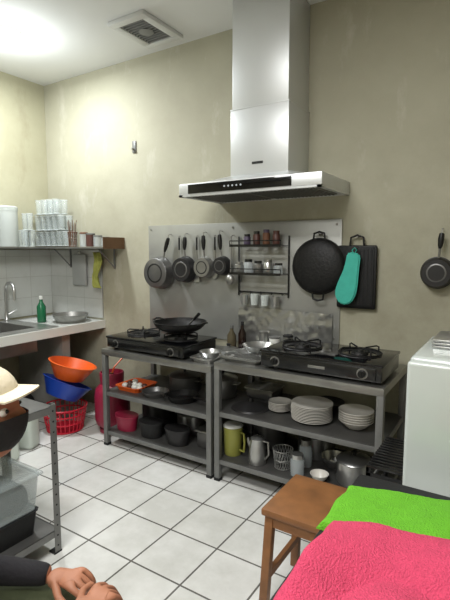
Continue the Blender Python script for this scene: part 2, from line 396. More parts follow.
for i in range(3): b.lathe([(.085,0),(.083,.006),(.04,.022),(.012,.026),(.012,.03),(0,.03)],STEEL if i%2 else STEELD,T(-1.745+.004*i,2.765,.756+i*.012),28)
b.lathe([(0,.03),(.012,.03),(.018,.044),(0,.05)],BKP,T(-1.737,2.765,.78),14); b.done()
tray('steel_tray',-1.592,-1.31,2.42,2.7,.79,.022,STEEL,0).done()
b=B('wire_cooling_rack')
for i in range(12): b.tube([(-1.575+i*.023,2.415,.823),(-1.575+i*.023,2.705,.823)],.002,STEEL,6)
for y in (2.435,2.56,2.685): b.tube([(-1.594,y,.8195),(-1.308,y,.8195)],.003,STEEL,6)
b.done()
bowl('mixing_bowl',-1.40,2.6,.825,.11,.06,STEEL).done()
bowl('steel_plate',-1.50,2.78,.79,.075,.03,STEELD,.7).done()
b=B('serving_tongs')
for s_ in (-1,1): b.tube([(-1.545+s_*.004,2.67,.830),(-1.55+s_*.018,2.56,.832),(-1.56+s_*.01,2.44,.830)],.004,STEEL,6)
b.done()

# ------------------------------------------------------------------ hanging pans
def hang_pan(name,cx,cz,R,d,m,top,hm=BKP,inside=False,y=2.955):
    b=B(name)
    M=T(cx,y-d,cz)@RX(-90)
    b.lathe([(0,0),(R*.86,0),(R*.9,.004),(R,d),(R+.003,d),(R-.003,d-.002),(R*.87,.008),(0,.008)],m,M,36)
    b.lathe([(R*.5,-.0015),(R*.58,-.0015),(R*.6,0)],DKPAN if m is not DKPAN else ALU,M,36)
    dx,dz=top[0]-cx,top[1]-cz; L=math.hypot(dx,dz); dx/=L;dz/=L
    yy=y-(d if inside else .012)
    p0=Vector((cx+dx*R*.95,yy,cz+dz*R*.95)); p1=Vector((cx+dx*(R+.05),yy-.008,cz+dz*(R+.05))); p2=Vector((top[0],yy-.004,top[1]))
    b.tube([p0,p1],.007,STEELD,8)
    b.tube([p1,p1.lerp(p2,.2),p1.lerp(p2,.6),p1.lerp(p2,.95),p2],.01,hm,10,rs=[.008,.014,.018,.014,.006])
    hk=[p2+Vector((0,0,.0)),p2+Vector((0,.0,.022)),Vector((p2.x,(p2.y+3)/2,p2.z+.026)),Vector((p2.x,2.985,p2.z+.022))]
    b.tube(hk,.003,STEELD,6)
    return b.done()
hang_pan('hanging_saucepan',-2.53,1.31,.135,.08,ALU,(-2.43,1.60))
hang_pan('hanging_saucepan',-2.265,1.345,.105,.07,DKPAN,(-2.26,1.605))
hang_pan('hanging_saucepan',-2.07,1.365,.085,.06,STEELD,(-2.08,1.615))
hang_pan('hanging_saucepan',-1.905,1.38,.072,.06,DKPAN,(-1.93,1.62))
hang_pan('hanging_frying_pan',-.402,1.366,.092,.045,DKPAN,(-.385,1.60))
for x,k in ((-2.345,0),(-2.168,1),(-1.995,0)):
    b=B('hanging_kitchen_utensil'); b.tube([(x,2.972,1.60),(x,2.972,1.50)],.007,BKP,8); b.tube([(x,2.972,1.50),(x,2.972,1.33)],.0035,STEEL,6)
    if k: b.prism([(-.022,0),(.022,0),(.026,-.09),(-.026,-.09)],.003,STEEL,T(x,2.97,1.335))
    else: b.lathe([(0,0),(.025,0),(.03,.008),(0,.01)],STEEL,T(x,2.965,1.31)@RX(-90),16,1,1.3)
    b.tube([(x,2.972,1.60),(x,2.972,1.612),(x,2.987,1.612)],.003,STEELD,6); b.done()
yw=2.932
b=B('hanging_wok'); b.lathe(wokprof(.185,.06),IRON,T(-1.13,yw-.062,1.39)@RX(-90),40)
b.tube([(-1.17,yw,1.57),(-1.165,yw,1.61),(-1.13,yw,1.62),(-1.095,yw,1.61),(-1.09,yw,1.57)],.007,IRON,8)
b.tube([(-1.17,yw,1.21),(-1.165,yw,1.17),(-1.13,yw,1.16),(-1.095,yw,1.17),(-1.09,yw,1.21)],.007,IRON,8)
b.cyl((-1.13,yw-.015,1.605),(-1.13,2.986,1.605),.005,STEELD); b.done()
b=B('hanging_griddle_plate'); b.box(-1.01,-.755,2.955,2.975,1.12,1.53,IRON,.012)
b.box(-.995,-.77,2.948,2.957,1.135,1.515,BLKM,.006)
for i in range(9): b.box(-.985+i*.0245,-.977+i*.0245,2.945,2.95,1.15,1.50,IRON)
b.tube([(-.93,2.965,1.53),(-.925,2.965,1.58),(-.885,2.965,1.595),(-.845,2.965,1.58),(-.84,2.965,1.53)],.007,IRON,8)
b.cyl((-.885,2.955,1.583),(-.885,2.998,1.583),.005,STEELD); b.done()
# oven mitt
b=B('oven_mitt')
ol=[(-.062,-.28),(-.07,-.24),(-.062,-.18),(-.046,-.11),(-.042,-.05),(-.045,0),(-.03,.018),(.03,.018),(.045,0),(.05,-.06),(.058,-.12),(.066,-.18),(.068,-.24),(.052,-.295),(.02,-.32),(-.025,-.32)]
vs=b.prism(ol,.022,TURQ,T(-.885,2.89,1.465)@RY(11))
es={e for v in vs for e in v.link_edges}; bmesh.ops.bevel(b.bm,geom=list(es),offset=.008,segments=3,affect='EDGES')
for f in b.bm.faces: f.smooth=True; f.material_index=0
b.tube([(-.882,2.901,1.475),(-.867,2.90,1.50),(-.882,2.905,1.515),(-.897,2.90,1.50),(-.885,2.901,1.475)],.003,TURQ,6)
b.tube([(-.882,2.905,1.513),(-.882,2.9435,1.515)],.004,STEELD,6)
b.done()

# ------------------------------------------------------------------ spice rack
b=B('spice_rack')
x0,x1=-1.78,-1.37
for z in (1.53,1.33):
    for y in (2.97,2.93,2.89,2.85): b.tube([(x0,y,z),(x1,y,z)],.003,BLK,6)
    for x in (x0,(x0+x1)/2,x1): b.tube([(x,2.975,z-.001),(x,2.845,z-.001),(x,2.845,z+.035)],.003,BLK,6)
    b.tube([(x0,2.845,z+.035),(x1,2.845,z+.035)],.004,BLK,6)
    b.box(x0,x1,2.84,2.846,z-.008,z+.010,BLK)
for x in (x0,x1): b.tube([(x,2.978,1.16),(x,2.978,1.60)],.006,BLK,8)
b.tube([(x0,2.975,1.19),(x1,2.975,1.19)],.005,BLK,8)
for i in range(5): b.tube([(-1.74+i*.085,2.975,1.19),(-1.74+i*.085,2.94,1.18),(-1.74+i*.085,2.935,1.20)],.003,BLK,6)
b.done()
def jar(name,x,y,z,r,h,m,lid):
    b=B(name); M=T(x,y,z+E0)
    b.lathe([(0,0),(r*.95,0),(r,.004),(r,h*.72),(r*.8,h*.8),(r*.8,h*.82)],m,M,18); b.lathe([(r*.84,h*.8),(r*.84,h),(0,h)],lid,M,18); return b.done()
for i,(mm,lm,h) in enumerate([(PURP,BLK,.08),(SPICE,BLK,.1),(BROWN,PURP,.11),(SPICE,SPICE,.10)]): jar('spice_bottle',-1.67+i*.078,2.91,1.533,.026,h,mm,lm)
for i in range(5): jar('spice_jar',-1.735+i*.08,2.905,1.333,.034,[.08,.1,.09,.1,.075][i],[STEEL,PLA,STEELD,STEEL,PLA][i],[STEELD,BLK,BLK,STEELD,BLK][i])
for i,(L,m) in enumerate(((.07,STEEL),(.08,MILK),(.075,MILK),(.07,STEEL))):
    b=B('hanging_cup'); x=-1.70+i*.085
    b.lathe([(0,0),(.024,0),(.03,L),(.028,L),(.022,.003),(0,.003)],m,T(x,2.925,1.10),18)
    b.tube([(x,2.955,1.12),(x,2.972,1.14),(x,2.955,1.163)],.004,m,6)
    b.done()
b=B('hanging_ladle'); b.tube([(-1.82,2.93,1.60),(-1.822,2.93,1.45),(-1.82,2.925,1.32)],.005,STEELD,8)
b.lathe(wokprof(.04,.03),STEELD,T(-1.82,2.89,1.28)@RX(-90),20); b.tube([(-1.82,2.93,1.60),(-1.82,2.96,1.61),(-1.82,2.985,1.605)],.003,STEELD,6); b.done()

# ------------------------------------------------------------------ items on table shelves
def plates(name,x,y,z,R,n,m=CER,dz=.009):
    b=B(name)
    for i in range(n):
        b.lathe([(0,0),(R*.55,0),(R*.6,.003),(R,.018),(R,.021),(R*.6,.007),(0,.007)],m,T(x+random.uniform(-.003,.003),y,z+E0+i*dz),28)
    return b.done()
plates('plate_stack',-1.24,2.60,.47,.075,6)
plates('plate_stack',-1.01,2.56,.47,.125,11)
b=B('bowl_stack')
for i in range(5): b.lathe([(0,0),(.045,0),(.06,.01),(.1,.05),(.1,.053),(.055,.013),(0,.008)],CER,T(-.745,2.58,.4706+i*.014),28)
b.done()
def pot(name,x,y,z,R,h,m,lid=True,hm=None):
    b=B(name); M=T(x,y,z+E0); hm=hm or m
    b.lathe([(0,0),(R*.95,0),(R,.008),(R,h),(R+.006,h+.003),(R-.003,h+.003),(R-.003,.01),(0,.006)],m,M,32)
    for s_ in (-1,1): b.tube([(x+s_*R,y-.03,z+h*.8),(x+s_*(R+.03),y-.025,z+h*.82),(x+s_*(R+.035),y,z+h*.82),(x+s_*(R+.03),y+.025,z+h*.82),(x+s_*R,y+.03,z+h*.8)],.005,hm,8)
    if lid:
        b.lathe([(R+.004,h+.004),(R*.97,h+.012),(R*.5,h+.028),(0,h+.032)],m,M,32)
        b.lathe([(0,h+.03),(.01,h+.03),(.01,h+.04),(.02,h+.05),(.015,h+.058),(0,h+.06)],BKP,M,16)
    return b.done()
pot('stock_pot',-.74,2.56,.15,.1,.13,STEEL)
pot('stock_pot',-1.07,2.80,.15,.12,.14,STEEL)
pot('stock_pot',-1.40,2.78,.15,.12,.16,ALU)
bowl('small_bowl',-.915,2.46,.15,.055,.045,CER).done()
b=B('plastic_jug'); M=T(-1.535,2.50,.15+E0)
b.lathe([(0,0),(.055,0),(.058,.01),(.066,.19),(.07,.192),(.064,.19),(.055,.012),(0,.01)],YEL,M,28)
b.tube([(-1.472,2.49,.31),(-1.44,2.48,.31),(-1.435,2.48,.25),(-1.44,2.48,.19),(-1.478,2.49,.19)],.007,YEL,8)
b.lathe([(.068,.192),(.055,.205),(0,.208)],WHT,M,28); b.done()
b=B('steel_kettle'); M=T(-1.335,2.47,.15+E0)
b.lathe([(0,0),(.055,0),(.058,.01),(.053,.09),(.043,.15),(.045,.16),(.03,.172),(0,.175)],STEEL,M,28)
b.lathe([(0,.17),(.008,.17),(.012,.19),(0,.195)],BKP,M,12)
b.tube([(-1.292,2.47,.30),(-1.258,2.47,.30),(-1.253,2.47,.22),(-1.282,2.47,.18)],.007,STEELD,8)
b.tube([(-1.38,2.47,.24),(-1.40,2.47,.275),(-1.402,2.47,.30)],.01,STEEL,8,rs=[.014,.01,.007]); b.done()
b=B('mesh_utensil_holder'); ux=-1.17
for k in range(20):
    a=2*math.pi*k/20; b.tube([(ux+.05*math.cos(a),2.5+.05*math.sin(a),.153),(ux+.062*math.cos(a+.5),2.5+.062*math.sin(a+.5),.27)],.002,STEEL,5)
    b.tube([(ux+.05*math.cos(a),2.5+.05*math.sin(a),.153),(ux+.062*math.cos(a-.5),2.5+.062*math.sin(a-.5),.27)],.002,STEEL,5)
for r,z in ((.05,.154),(.056,.21),(.063,.27)): b.tube([(ux+r*math.cos(t*math.pi/12),2.5+r*math.sin(t*math.pi/12),z) for t in range(24)],.003,STEEL,6,True)
b.done()
jar('glass_jar',-1.055,2.46,.15,.042,.13,PLA,STEEL)
jar('glass_jar',-1.06,2.60,.15,.042,.17,PLA,STEELD)
bowl('nested_bowl',-.90,2.68,.15,.085,.07,STEEL).done()
b=B('baking_pan'); b.box(-1.57,-1.36,2.72,2.90,.471,.54,ALU,.02); b.box(-1.58,-1.35,2.71,2.91,.535,.545,STEELD,.003); b.done()
b=B('pan_lid'); b.lathe([(.13,0),(.125,.01),(.06,.035),(0,.04)],DKPAN,T(-1.43,2.55,.471),32); b.lathe([(0,.04),(.02,.045),(.015,.065),(0,.068)],BKP,T(-1.43,2.55,.471),16); b.done()
plates('dark_plate_stack',-1.0,2.81,.47,.11,4,DKPAN)

# left table shelves
ot=tray('orange_tray',-2.57,-2.33,2.43,2.68,.43,.035,ORG).done()
b=B('onions')
for i in range(9): b.sph((-2.51+.05*(i%4),2.49+.055*(i//4),.462),.025,[CER,SPICE,WHT][i%3],(1,1,.85),seg=12)
b.done(ot)
pot('cooking_pot',-2.12,2.74,.43,.12,.11,ALU)
pot('cooking_pot',-1.80,2.78,.43,.11,.13,STEEL)
b=B('iron_skillet'); b.lathe([(0,0),(.095,0),(.115,.045),(.112,.045),(.093,.006),(0,.006)],IRON,T(-1.97,2.52,.431),32)
b.tube([(-1.86,2.50,.47),(-1.8,2.48,.485),(-1.72,2.45,.49)],.009,BKP); b.done()
b=B('frying_pan'); b.lathe([(0,0),(.08,0),(.10,.035),(.097,.035),(.078,.005),(0,.005)],ALU,T(-2.21,2.50,.431),32)
b.tube([(-2.12,2.47,.465),(-2.09,2.44,.475),(-2.04,2.40,.48)],.008,BKP); b.done()
pot('cooking_pot',-2.38,2.74,.12,.14,.17,DKPAN)
pot('cooking_pot',-2.04,2.74,.12,.125,.14,STEEL)
b=B('roasting_pan'); b.box(-1.84,-1.68,2.5,2.85,.121,.24,ALU,.015); b.box(-1.85,-1.67,2.49,2.86,.235,.25,STEELD,.006); b.done()
for i in range(3):
    b=B('storage_tub'); x=-2.49+.25*i; b.lathe([(0,0),(.085,0),(.1,.10),(.105,.10),(.105,.115),(0,.115)],[GASP,BLKM,DKPAN][i],T(x,2.48,.1206),24,1,.7); b.done()

def gas(x,y,m):
    b=B('gas_cylinder'); R=.145
    b.lathe([(R*.75,0),(R*.75,.03),(R*.6,.03),(R*.93,.07),(R,.12),(R,.30),(R*.93,.36),(R*.6,.41),(.03,.43),(.03,.45),(0,.45)],m,T(x,y,0),32)
    b.lathe([(.085,.40),(.09,.50),(.095,.50),(.1,.49),(.095,.40)],m,T(x,y,0),24)
    b.cyl((x,y,.44),(x,y,.49),.015,COPP_REFL); b.tube([(x,y,.48),(x+.03,y,.54),(x+.05,y+.1,.62),(x+.06,y+.2,.70)],.007,ORG,6); return b.done()
gas(-2.79,2.62,GASP)

# ------------------------------------------------------------------ sink counter on left wall
b=B('sink_counter'); cx0,cx1=XL+.001,-3.27; zt=.84; Y1=YB-.001
CT=tile_mat('counter_tile',(0,1),.2,.2,(206,208,204),(200,202,198),(150,148,143),(0,0),.003,.25,.15)
CONC=mat('concrete',(140,138,132),.85,0,.2,6)
xs0,xs1=-3.92,-3.40; S=[(1.22,1.72),(1.86,2.36)]
b.box(cx0,xs0,.5,Y1,zt-.06,zt,CT); b.box(xs1,cx1,.5,Y1,zt-.06,zt,CT)
b.box(xs0,xs1,.5,S[0][0],zt-.06,zt,CT); b.box(xs0,xs1,S[0][1],S[1][0],zt-.06,zt,CT); b.box(xs0,xs1,S[1][1],Y1,zt-.06,zt,CT)
b.box(cx1-.002,cx1+.01,.5,Y1,zt-.07,zt+.004,WHT)
for a in ((-3.98,xs0,1.08,2.5),(xs1,-3.29,1.08,2.5),(xs0,xs1,1.08,S[0][0]),(xs0,xs1,S[0][1],S[1][0]),(xs0,xs1,S[1][1],2.5)): b.box(*a,zt,zt+.012,STEEL)
for y0,y1 in S:
    b.box(xs0,xs1,y0,y1,zt-.20,zt-.195,STEELD)
    b.box(xs0,xs0+.004,y0,y1,zt-.2,zt+.01,STEELD); b.box(xs1-.004,xs1,y0,y1,zt-.2,zt+.01,STEELD)
    b.box(xs0,xs1,y0,y0+.004,zt-.2,zt+.01,STEELD); b.box(xs0,xs1,y1-.004,y1,zt-.2,zt+.01,STEELD)
    b.cyl((-3.66,(y0+y1)/2,zt-.195),(-3.66,(y0+y1)/2,zt-.19),.04,GALV)
for y in (.55,1.5,2.6): b.box(cx0+.05,cx1-.06,y-.04,y+.04,0,zt-.06,CONC) 
b.done()
b=B('sink_faucet'); fx,fy=-3.95,2.44
b.lathe([(0,0),(.026,0),(.026,.01),(.018,.02),(.018,.08),(0,.08)],STEEL,T(fx,fy,.853),20)
pts=[(fx,fy,.92),(fx,fy,1.12)]+[(fx+.075-.075*math.cos(t*math.pi/8),fy-.01*t/8,1.12+.085*math.sin(t*math.pi/8)) for t in range(1,9)]+[(fx+.15,fy-.01,1.05)]
b.tube(pts,.014,STEEL,12); b.tube([(fx,fy,.9),(fx+.02,fy+.05,.93),(fx+.03,fy+.09,.95)],.007,STEEL,8); b.done()
bottle('dish_soap_bottle',-3.66,2.60,.841,.04,.24,GRNB,WHT)
b=B('metal_basin'); b.lathe([(0,0),(.13,0),(.16,.07),(.168,.072),(.158,.072),(.128,.005),(0,.005)],STEELD,T(-3.47,2.77,.841),32); b.done()

# ------------------------------------------------------------------ storage shelf
b=B('storage_shelf'); zs=1.53; X0=XL+.001
b.box(X0,-2.99,2.75,YB-.001,zs-.02,zs,STEELD,.002); b.box(X0,XL+.27,1.2,2.75,zs-.02,zs,STEELD,.002)
b.box(-2.995,-2.985,2.75,YB-.001,zs-.02,zs+.08,COPP_REFL); b.box(-3.22,-2.995,2.985,YB-.001,zs,zs+.08,COPP_REFL)  # stainless end plates, with a brown reflection put into their colour
for x in (-3.1,-3.7): b.tube([(x,2.98,zs-.19),(x,2.80,zs-.025)],.007,GALV,6); b.box(x-.008,x+.008,2.975,2.985,zs-.2,zs-.02,GALV)
for y in (1.5,2.2): b.tube([(XL+.02,y,zs-.19),(XL+.2,y,zs-.025)],.007,GALV,6)
b.done()
b=B('stacked_glasses')
def glass(b,x,y,z,r=.036,h=.13):
    b.lathe([(0,0),(r*.78,0),(r,h),(r-.002,h),(r*.72,.006),(0,.006)],GLS,T(x,y,z),16)
    for rr,zz in ((r-.001,h),(r*.8,.003)): b.tube([(x+rr*math.cos(t*math.pi/8),y+rr*math.sin(t*math.pi/8),z+zz) for t in range(16)],.0022,RIM,5,True)
for tier in range(3):
    z=zs+.008+tier*.15; n=(6,5,4)[tier]
    for i in range(n):
        for j in range(2): glass(b,-3.945+i*.083+.02*tier,2.80+j*.09,z)
    if tier: b.box(-3.99,-3.55-.04*tier,2.76,2.935,z-.008,z-.004,PLA)
b.done()
canister('storage_canister',-3.91,2.46,zs,.095,.36,MILK,MILK)
canister('storage_canister',-3.91,2.24,zs,.085,.30,PLA,MILK)
b=B('drinking_glasses')
for i in range(4): glass(b,-3.93+.07*(i%2),2.62+.075*(i//2)-.02,zs+.002,.032,.15)
for i in range(2): glass(b,-3.93+.07*i,2.66,zs+.156,.032,.15)
b.done()
for x,h,r,m in ((-3.36,.13,.036,PLA),(-3.27,.12,.04,SPICE),(-3.175,.10,.04,PLA),(-3.08,.085,.036,PLA)): canister('food_jar',x,2.86,zs,r,h,m,BROWN if h>.12 else GALV)
b=B('cutlery_holder')
for k in range(16):
    a=2*math.pi*k/16; b.tube([(-3.44+.025*math.cos(a),2.80+.025*math.sin(a),zs+.08),(-3.44+.045*math.cos(a+.2),2.80+.04*math.sin(a),zs+.2+.02*(k%3))],.003,[BROWN,STEEL][k%2],5)
for k in range(14):
    a=2*math.pi*k/14; b.tube([(-3.44+.03*math.cos(a),2.80+.03*math.sin(a),zs+.003),(-3.44+.042*math.cos(a+.3),2.80+.042*math.sin(a+.3),zs+.13)],.0025,BROWN,5)
for r,z in ((.03,.003),(.036,.07),(.042,.13)): b.tube([(-3.44+r*math.cos(t*math.pi/10),2.80+r*math.sin(t*math.pi/10),zs+z) for t in range(20)],.003,BROWN,5,True)
b.done()
b=B('cutting_board'); 
b.box(-3.66,-3.46,2.955,2.975,1.16,1.46,mat('board_grey',(158,160,158),.6),.012); b.tube([(-3.58,2.965,1.45),(-3.56,2.965,1.49),(-3.54,2.965,1.45)],.004,WHT,6); b.cyl((-3.56,2.95,1.485),(-3.56,2.986,1.485),.004,STEELD); b.done()
b=B('hanging_cloth')
nx,nz=14,24; g=[[b.bm.verts.new((-3.33+(.10+.02*math.sin(j*.3))*(i/nx)+.015*math.sin(j*.25),2.93+.014*math.sin(i*1.3)+.006*math.sin(j*.5+i),1.48-.33*j/nz)) for j in range(nz+1)] for i in range(nx+1)]
for i in range(nx):
    for j in range(nz): b.bm.faces.new((g[i][j],g[i+1][j],g[i+1][j+1],g[i][j+1]))
b._fin([v for r in g for v in r],CLOTHY); b.tube([(-3.28,2.985,1.47),(-3.28,2.93,1.48)],.004,STEELD,6); o=b.done(); md=o.modifiers.new('s','SOLIDIFY'); md.thickness=.003

# ------------------------------------------------------------------ basins and floor items on left
def crate_basket(x,y,z,R,h,m):
    b=B('plastic_basket')
    for k in range(28):
        a=2*math.pi*k/28; ca,sa=math.cos(a),math.sin(a)
        b.tube([(x+R*.8*ca,y+R*.8*sa,z+.01),(x+R*ca,y+R*sa,z+h)],.005,m,5)
    for q in (0,.35,.7,1): 
        r=R*(.8+.2*q); b.tube([(x+r*math.cos(t*math.pi/16),y+r*math.sin(t*math.pi/16),z+.008+(h-.008)*q) for t in range(32)],.007,m,6,True)
    b.lathe([(0,0),(R*.8,0),(R*.8,.012),(0,.012)],m,T(x,y,z),28); return b.done()
crate_basket(-3.15,2.42,0,.18,.2,RED)
b=B('blue_basin'); b.lathe([(0,0),(.13,0),(.2,.13),(.21,.132),(.198,.135),(.127,.006),(0,.006)],BLUE,T(-3.16,2.40,.28)@RX(-24)@RY(8),36); b.done()
b=B('orange_basin'); b.lathe([(0,0),(.12,0),(.19,.13),(.2,.132),(.188,.135),(.117,.006),(0,.006)],ORG,T(-3.13,2.46,.43)@RX(-12)@RY(10),36); b.done()
def jerry(x,y,rz,m=JERRY,h=.34,lid=BLUE):
    b=B('jerrycan'); M=T(x,y,0)@RZ(rz)
    b.box(-.085,.085,-.06,.06,0,h*.82,m,.025,M,3)
    b.lathe([(.075,h*.78),(.05,h*.88),(.03,h*.92),(.03,h*.95)],m,M,20,1,.75)
    b.lathe([(.033,h*.92),(.033,h),(0,h)],lid,M,18)
    P=[M@Vector(p) for p in ((.07,0,h*.8),(.075,0,h*.93),(.03,0,h*.95))]; b.tube(P,.011,m,8); return b.done()
jerry(-3.10,2.02,20); jerry(-3.03,1.82,-10,lid=WHT); jerry(-3.27,1.86,5,lid=GRNB)
b=B('rubbish_bag'); v=b.sph((-3.55,2.2,.17),.17,BLKM,(1,1.1,1),seg=28)
for q in v: q.co+=(q.co-Vector((-3.55,2.2,.17))).normalized()*noise.noise(q.co*9)*.02; q.co.z=max(q.co.z,.001)
b.tube([(-3.55,2.2,.33),(-3.55,2.2,.38),(-3.53,2.2,.41)],.02,BLKM,8,rs=[.04,.018,.035]); b.done()

# ------------------------------------------------------------------ metal rack left foreground
b=B('metal_storage_rack'); rx0,rx1,ry0,ry1=-2.28,-1.85,.72,1.37
for x in (rx0,rx1):
    for y in (ry0,ry1):
        sx=1 if x==rx0 else -1; sy=1 if y==ry0 else -1
        b.box(min(x,x+sx*.035),max(x,x+sx*.035),min(y,y+sy*.003),max(y,y+sy*.003),0,.76,GALV)
        b.box(min(x,x+sx*.003),max(x,x+sx*.003),min(y,y+sy*.035),max(y,y+sy*.035),0,.76,GALV)
        for i in range(14): b.cyl((x-sx*.0008,y+sy*.018,.04+i*.053),(x+sx*.002,y+sy*.018,.04+i*.053),.005,BLKM,seg=8)
        b.box(min(x,x+sx*.04)-.002,max(x,x+sx*.04)+.002,min(y,y+sy*.04)-.002,max(y,y+sy*.04)+.002,0,.008,BLKM)
for z in (.12,.75):
    b.box(rx0+.003,rx1-.003,ry0+.003,ry1-.003,z-.004,z,SHELFM)
    for a in ((rx0+.003,rx1-.003,ry0+.003,ry0+.008),(rx0+.003,rx1-.003,ry1-.008,ry1-.003),(rx0+.003,rx0+.008,ry0,ry1),(rx1-.008,rx1-.003,ry0,ry1)): b.box(*a,z-.035,z,GALV)
b.done()
def tub(name,x0,x1,y0,y1,z,h,m,lid):
    b=tray(name,x0,x1,y0,y1,z,h,m)
    if lid:
        b.box(x0-.004,x1+.004,y0-.004,y1+.004,z+h+.003,z+h+.018,lid,.006)
    return b.done()
tub('black_storage_crate',-2.24,-1.90,.85,1.30,.12,.12,BLKM,None)
bx=tub('plastic_storage_box',-2.24,-1.89,.83,1.31,.246,.17,mat('box_clear',(190,200,200),.2,alpha=.3),mat('box_lid_clear',(180,190,190),.25,alpha=.35))
b=B('folded_dark_cloth'); b.box(-2.2,-1.93,.87,1.27,.252,.37,SHIRT,.04); b.done(bx)

# ------------------------------------------------------------------ stool
b=B('wooden_stool'); sx0,sx1,sy0,sy1,sz=-.83,-.575,1.57,1.92,.45
b.box(sx0,sx1,sy0,sy1,sz-.03,sz,WOOD,.006)
for x in (sx0+.03,sx1-.03):
    for y in (sy0+.035,sy1-.035):
        ox=-.02 if x<-.7 else .02; oy=-.02 if y<1.7 else .02
        v=b.box(x-.018,x+.018,y-.018,y+.018,0,sz-.03,WOOD,.003)
        for q in v:
            k=1-q.co.z/sz; q.co.x+=ox*k; q.co.y+=oy*k
for y in (sy0+.03,sy1-.03): b.box(sx0+.03,sx1-.03,y-.01,y+.01,sz-.08,sz-.03,WOOD); 
for x in (sx0+.025,sx1-.025): b.box(x-.01,x+.01,sy0+.03,sy1-.03,sz-.08,sz-.03,WOOD); b.box(x-.01,x+.01,sy0+.025,sy1-.025,.14,.17,WOOD)
b.done()

# ------------------------------------------------------------------ black crate & fridge
b=B('black_slatted_crate'); X0,X1,Y0,Y1,Z1=-.515,-.335,1.96,2.33,.56
for x in (X0,X1-.02):
    for y in (Y0,Y1-.02): b.box(x,x+.02,y,y+.02,0,Z1-.01,BLKM)
for i in range(13): y=Y0+i*(Y1-Y0-.012)/12; b.box(X0,X1,y,y+.012,Z1-.012,Z1,BLK,.003)
for x in (X0,X1-.012): b.box(x,x+.012,Y0,Y1,Z1-.03,Z1-.008,BLKM)
for i in range(7): z=.03+i*.075; b.box(X0,X0+.008,Y0,Y1,z,z+.045,BLKM); b.box(X0,X1,Y0,Y0+.008,z,z+.045,BLKM)
b.done()
FR=mat('fridge_white',(186,192,188),.25,0,.06,3,coat=.4)
b=B('small_fridge'); b.box(-.305,.34,1.68,2.15,.03,1.13,FR,.02,seg=4); b.box(-.305,.34,1.64,1.675,.08,1.12,FR,.015,seg=4)
b.box(.25,.275,1.615,1.64,.6,.95,STEELD,.008)
for x in (-.27,.3):
    for y in (1.72,2.1): b.cyl((x,y,0),(x,y,.04),.02,BLKM)
b.done()
b=B('foil_tray_stack')
for i in range(3): b.box(-.26,-.02,1.86,2.08,1.131+i*.012,1.141+i*.012,FOIL,.004)
b.done()

# ------------------------------------------------------------------ foreground table with towels
b=B('side_table'); b.box(-.415,.75,.35,1.50,.715,.745,BLKM,.006)
for x in (-.385,.70):
    for y in (.40,1.46): b.box(x-.02,x+.02,y-.02,y+.02,0,.715,GALV)
b.box(-.385,.72,.39,.41,.66,.715,GALV); b.box(-.385,.72,1.45,1.47,.66,.715,GALV)
b.done()
def towel(name,P,z,th,m,seed,N=70,amp=.012):
    b=B(name); P=[Vector(p) for p in P]
    def pt(u,v): return P[0].lerp(P[1],u).lerp(P[3].lerp(P[2],u),v)
    top=[];bot=[]
    for i in range(N+1):
        rt=[];rb=[]
        for j in range(N+1):
            u,v=i/N,j/N; p=pt(u,v)
            e=min(u,1-u,v,1-v)*2; k=min(1,(e/.09)); k=math.sqrt(max(0,1-(1-k)**2))
            w=Vector((p.x*5,p.y*5,seed))
            wob=noise.noise(w*1.3)*.018
            p=Vector((p.x+wob*(1-k)+noise.noise(w*2.2)*.01,p.y+noise.noise(w*1.7+Vector((9,0,0)))*.014))
            h=th*k*(.85+.3*noise.noise(w*.8))+amp*k*(abs(noise.noise(w*.9+Vector((0,5,0))))*2)+.0016*k*noise.noise(Vector((p.x*90,p.y*90,seed)))
            rt.append(b.bm.verts.new((p.x,p.y,z+.002+max(h,.001)))); rb.append(b.bm.verts.new((p.x,p.y,z)))
        top.append(rt);bot.append(rb)
    for i in range(N):
        for j in range(N):
            b.bm.faces.new((top[i][j],top[i+1][j],top[i+1][j+1],top[i][j+1]))
            b.bm.faces.new((bot[i][j],bot[i][j+1],bot[i+1][j+1],bot[i+1][j]))
    for i in range(N):
        b.bm.faces.new((top[i][0],bot[i][0],bot[i+1][0],top[i+1][0])); b.bm.faces.new((top[i][N],top[i+1][N],bot[i+1][N],bot[i][N]))
        b.bm.faces.new((top[0][i],top[0][i+1],bot[0][i+1],bot[0][i])); b.bm.faces.new((top[N][i],bot[N][i],bot[N][i+1],top[N][i+1]))
    b._fin([v for r in top+bot for v in r],m); return b.done(angle=80)
towel('green_towel',[(-.425,1.118),(.3,1.28),(.25,1.53),(-.415,1.365)],.746,.028,GREEN,2.3)
towel('pink_towel',[(-.395,.45),(.35,.40),(.32,1.24),(-.375,1.08)],.7465,.07,PINK,7.1,90,.03)

# ------------------------------------------------------------------ seated person
per=bpy.data.objects.new('seated_person',None); scene.collection.objects.link(per)
def skin(name,V,E,R,mats,cls,sub=2,parent=per,root=0):
    me=bpy.data.meshes.new(name); me.from_pydata(V,E,[]); o=bpy.data.objects.new(name,me); scene.collection.objects.link(o)
    md=o.modifiers.new('skin','SKIN')
    sv=me.skin_vertices[0].data
    for i,r in enumerate(R): sv[i].radius=(r,r) if not isinstance(r,tuple) else r; sv[i].use_root=(i==root)
    md.use_smooth_shade=True
    ss=o.modifiers.new('sub','SUBSURF'); ss.levels=sub; ss.render_levels=sub
    dg=bpy.context.evaluated_depsgraph_get(); ev=o.evaluated_get(dg); m2=bpy.data.meshes.new_from_object(ev)
    o.modifiers.clear(); o.data=m2
    m2.materials.clear()
    for m in mats: m2.materials.append(m)
    for p in m2.polygons: p.material_index=cls(p.center) if cls else 0; p.use_smooth=True
    o.parent=parent; return o
D=Vector((.84,.54,0)); LS=Vector((-.54,.84,0))
pel=Vector((-1.30,.42,.48)); nb=Vector((-1.17,.495,.95))
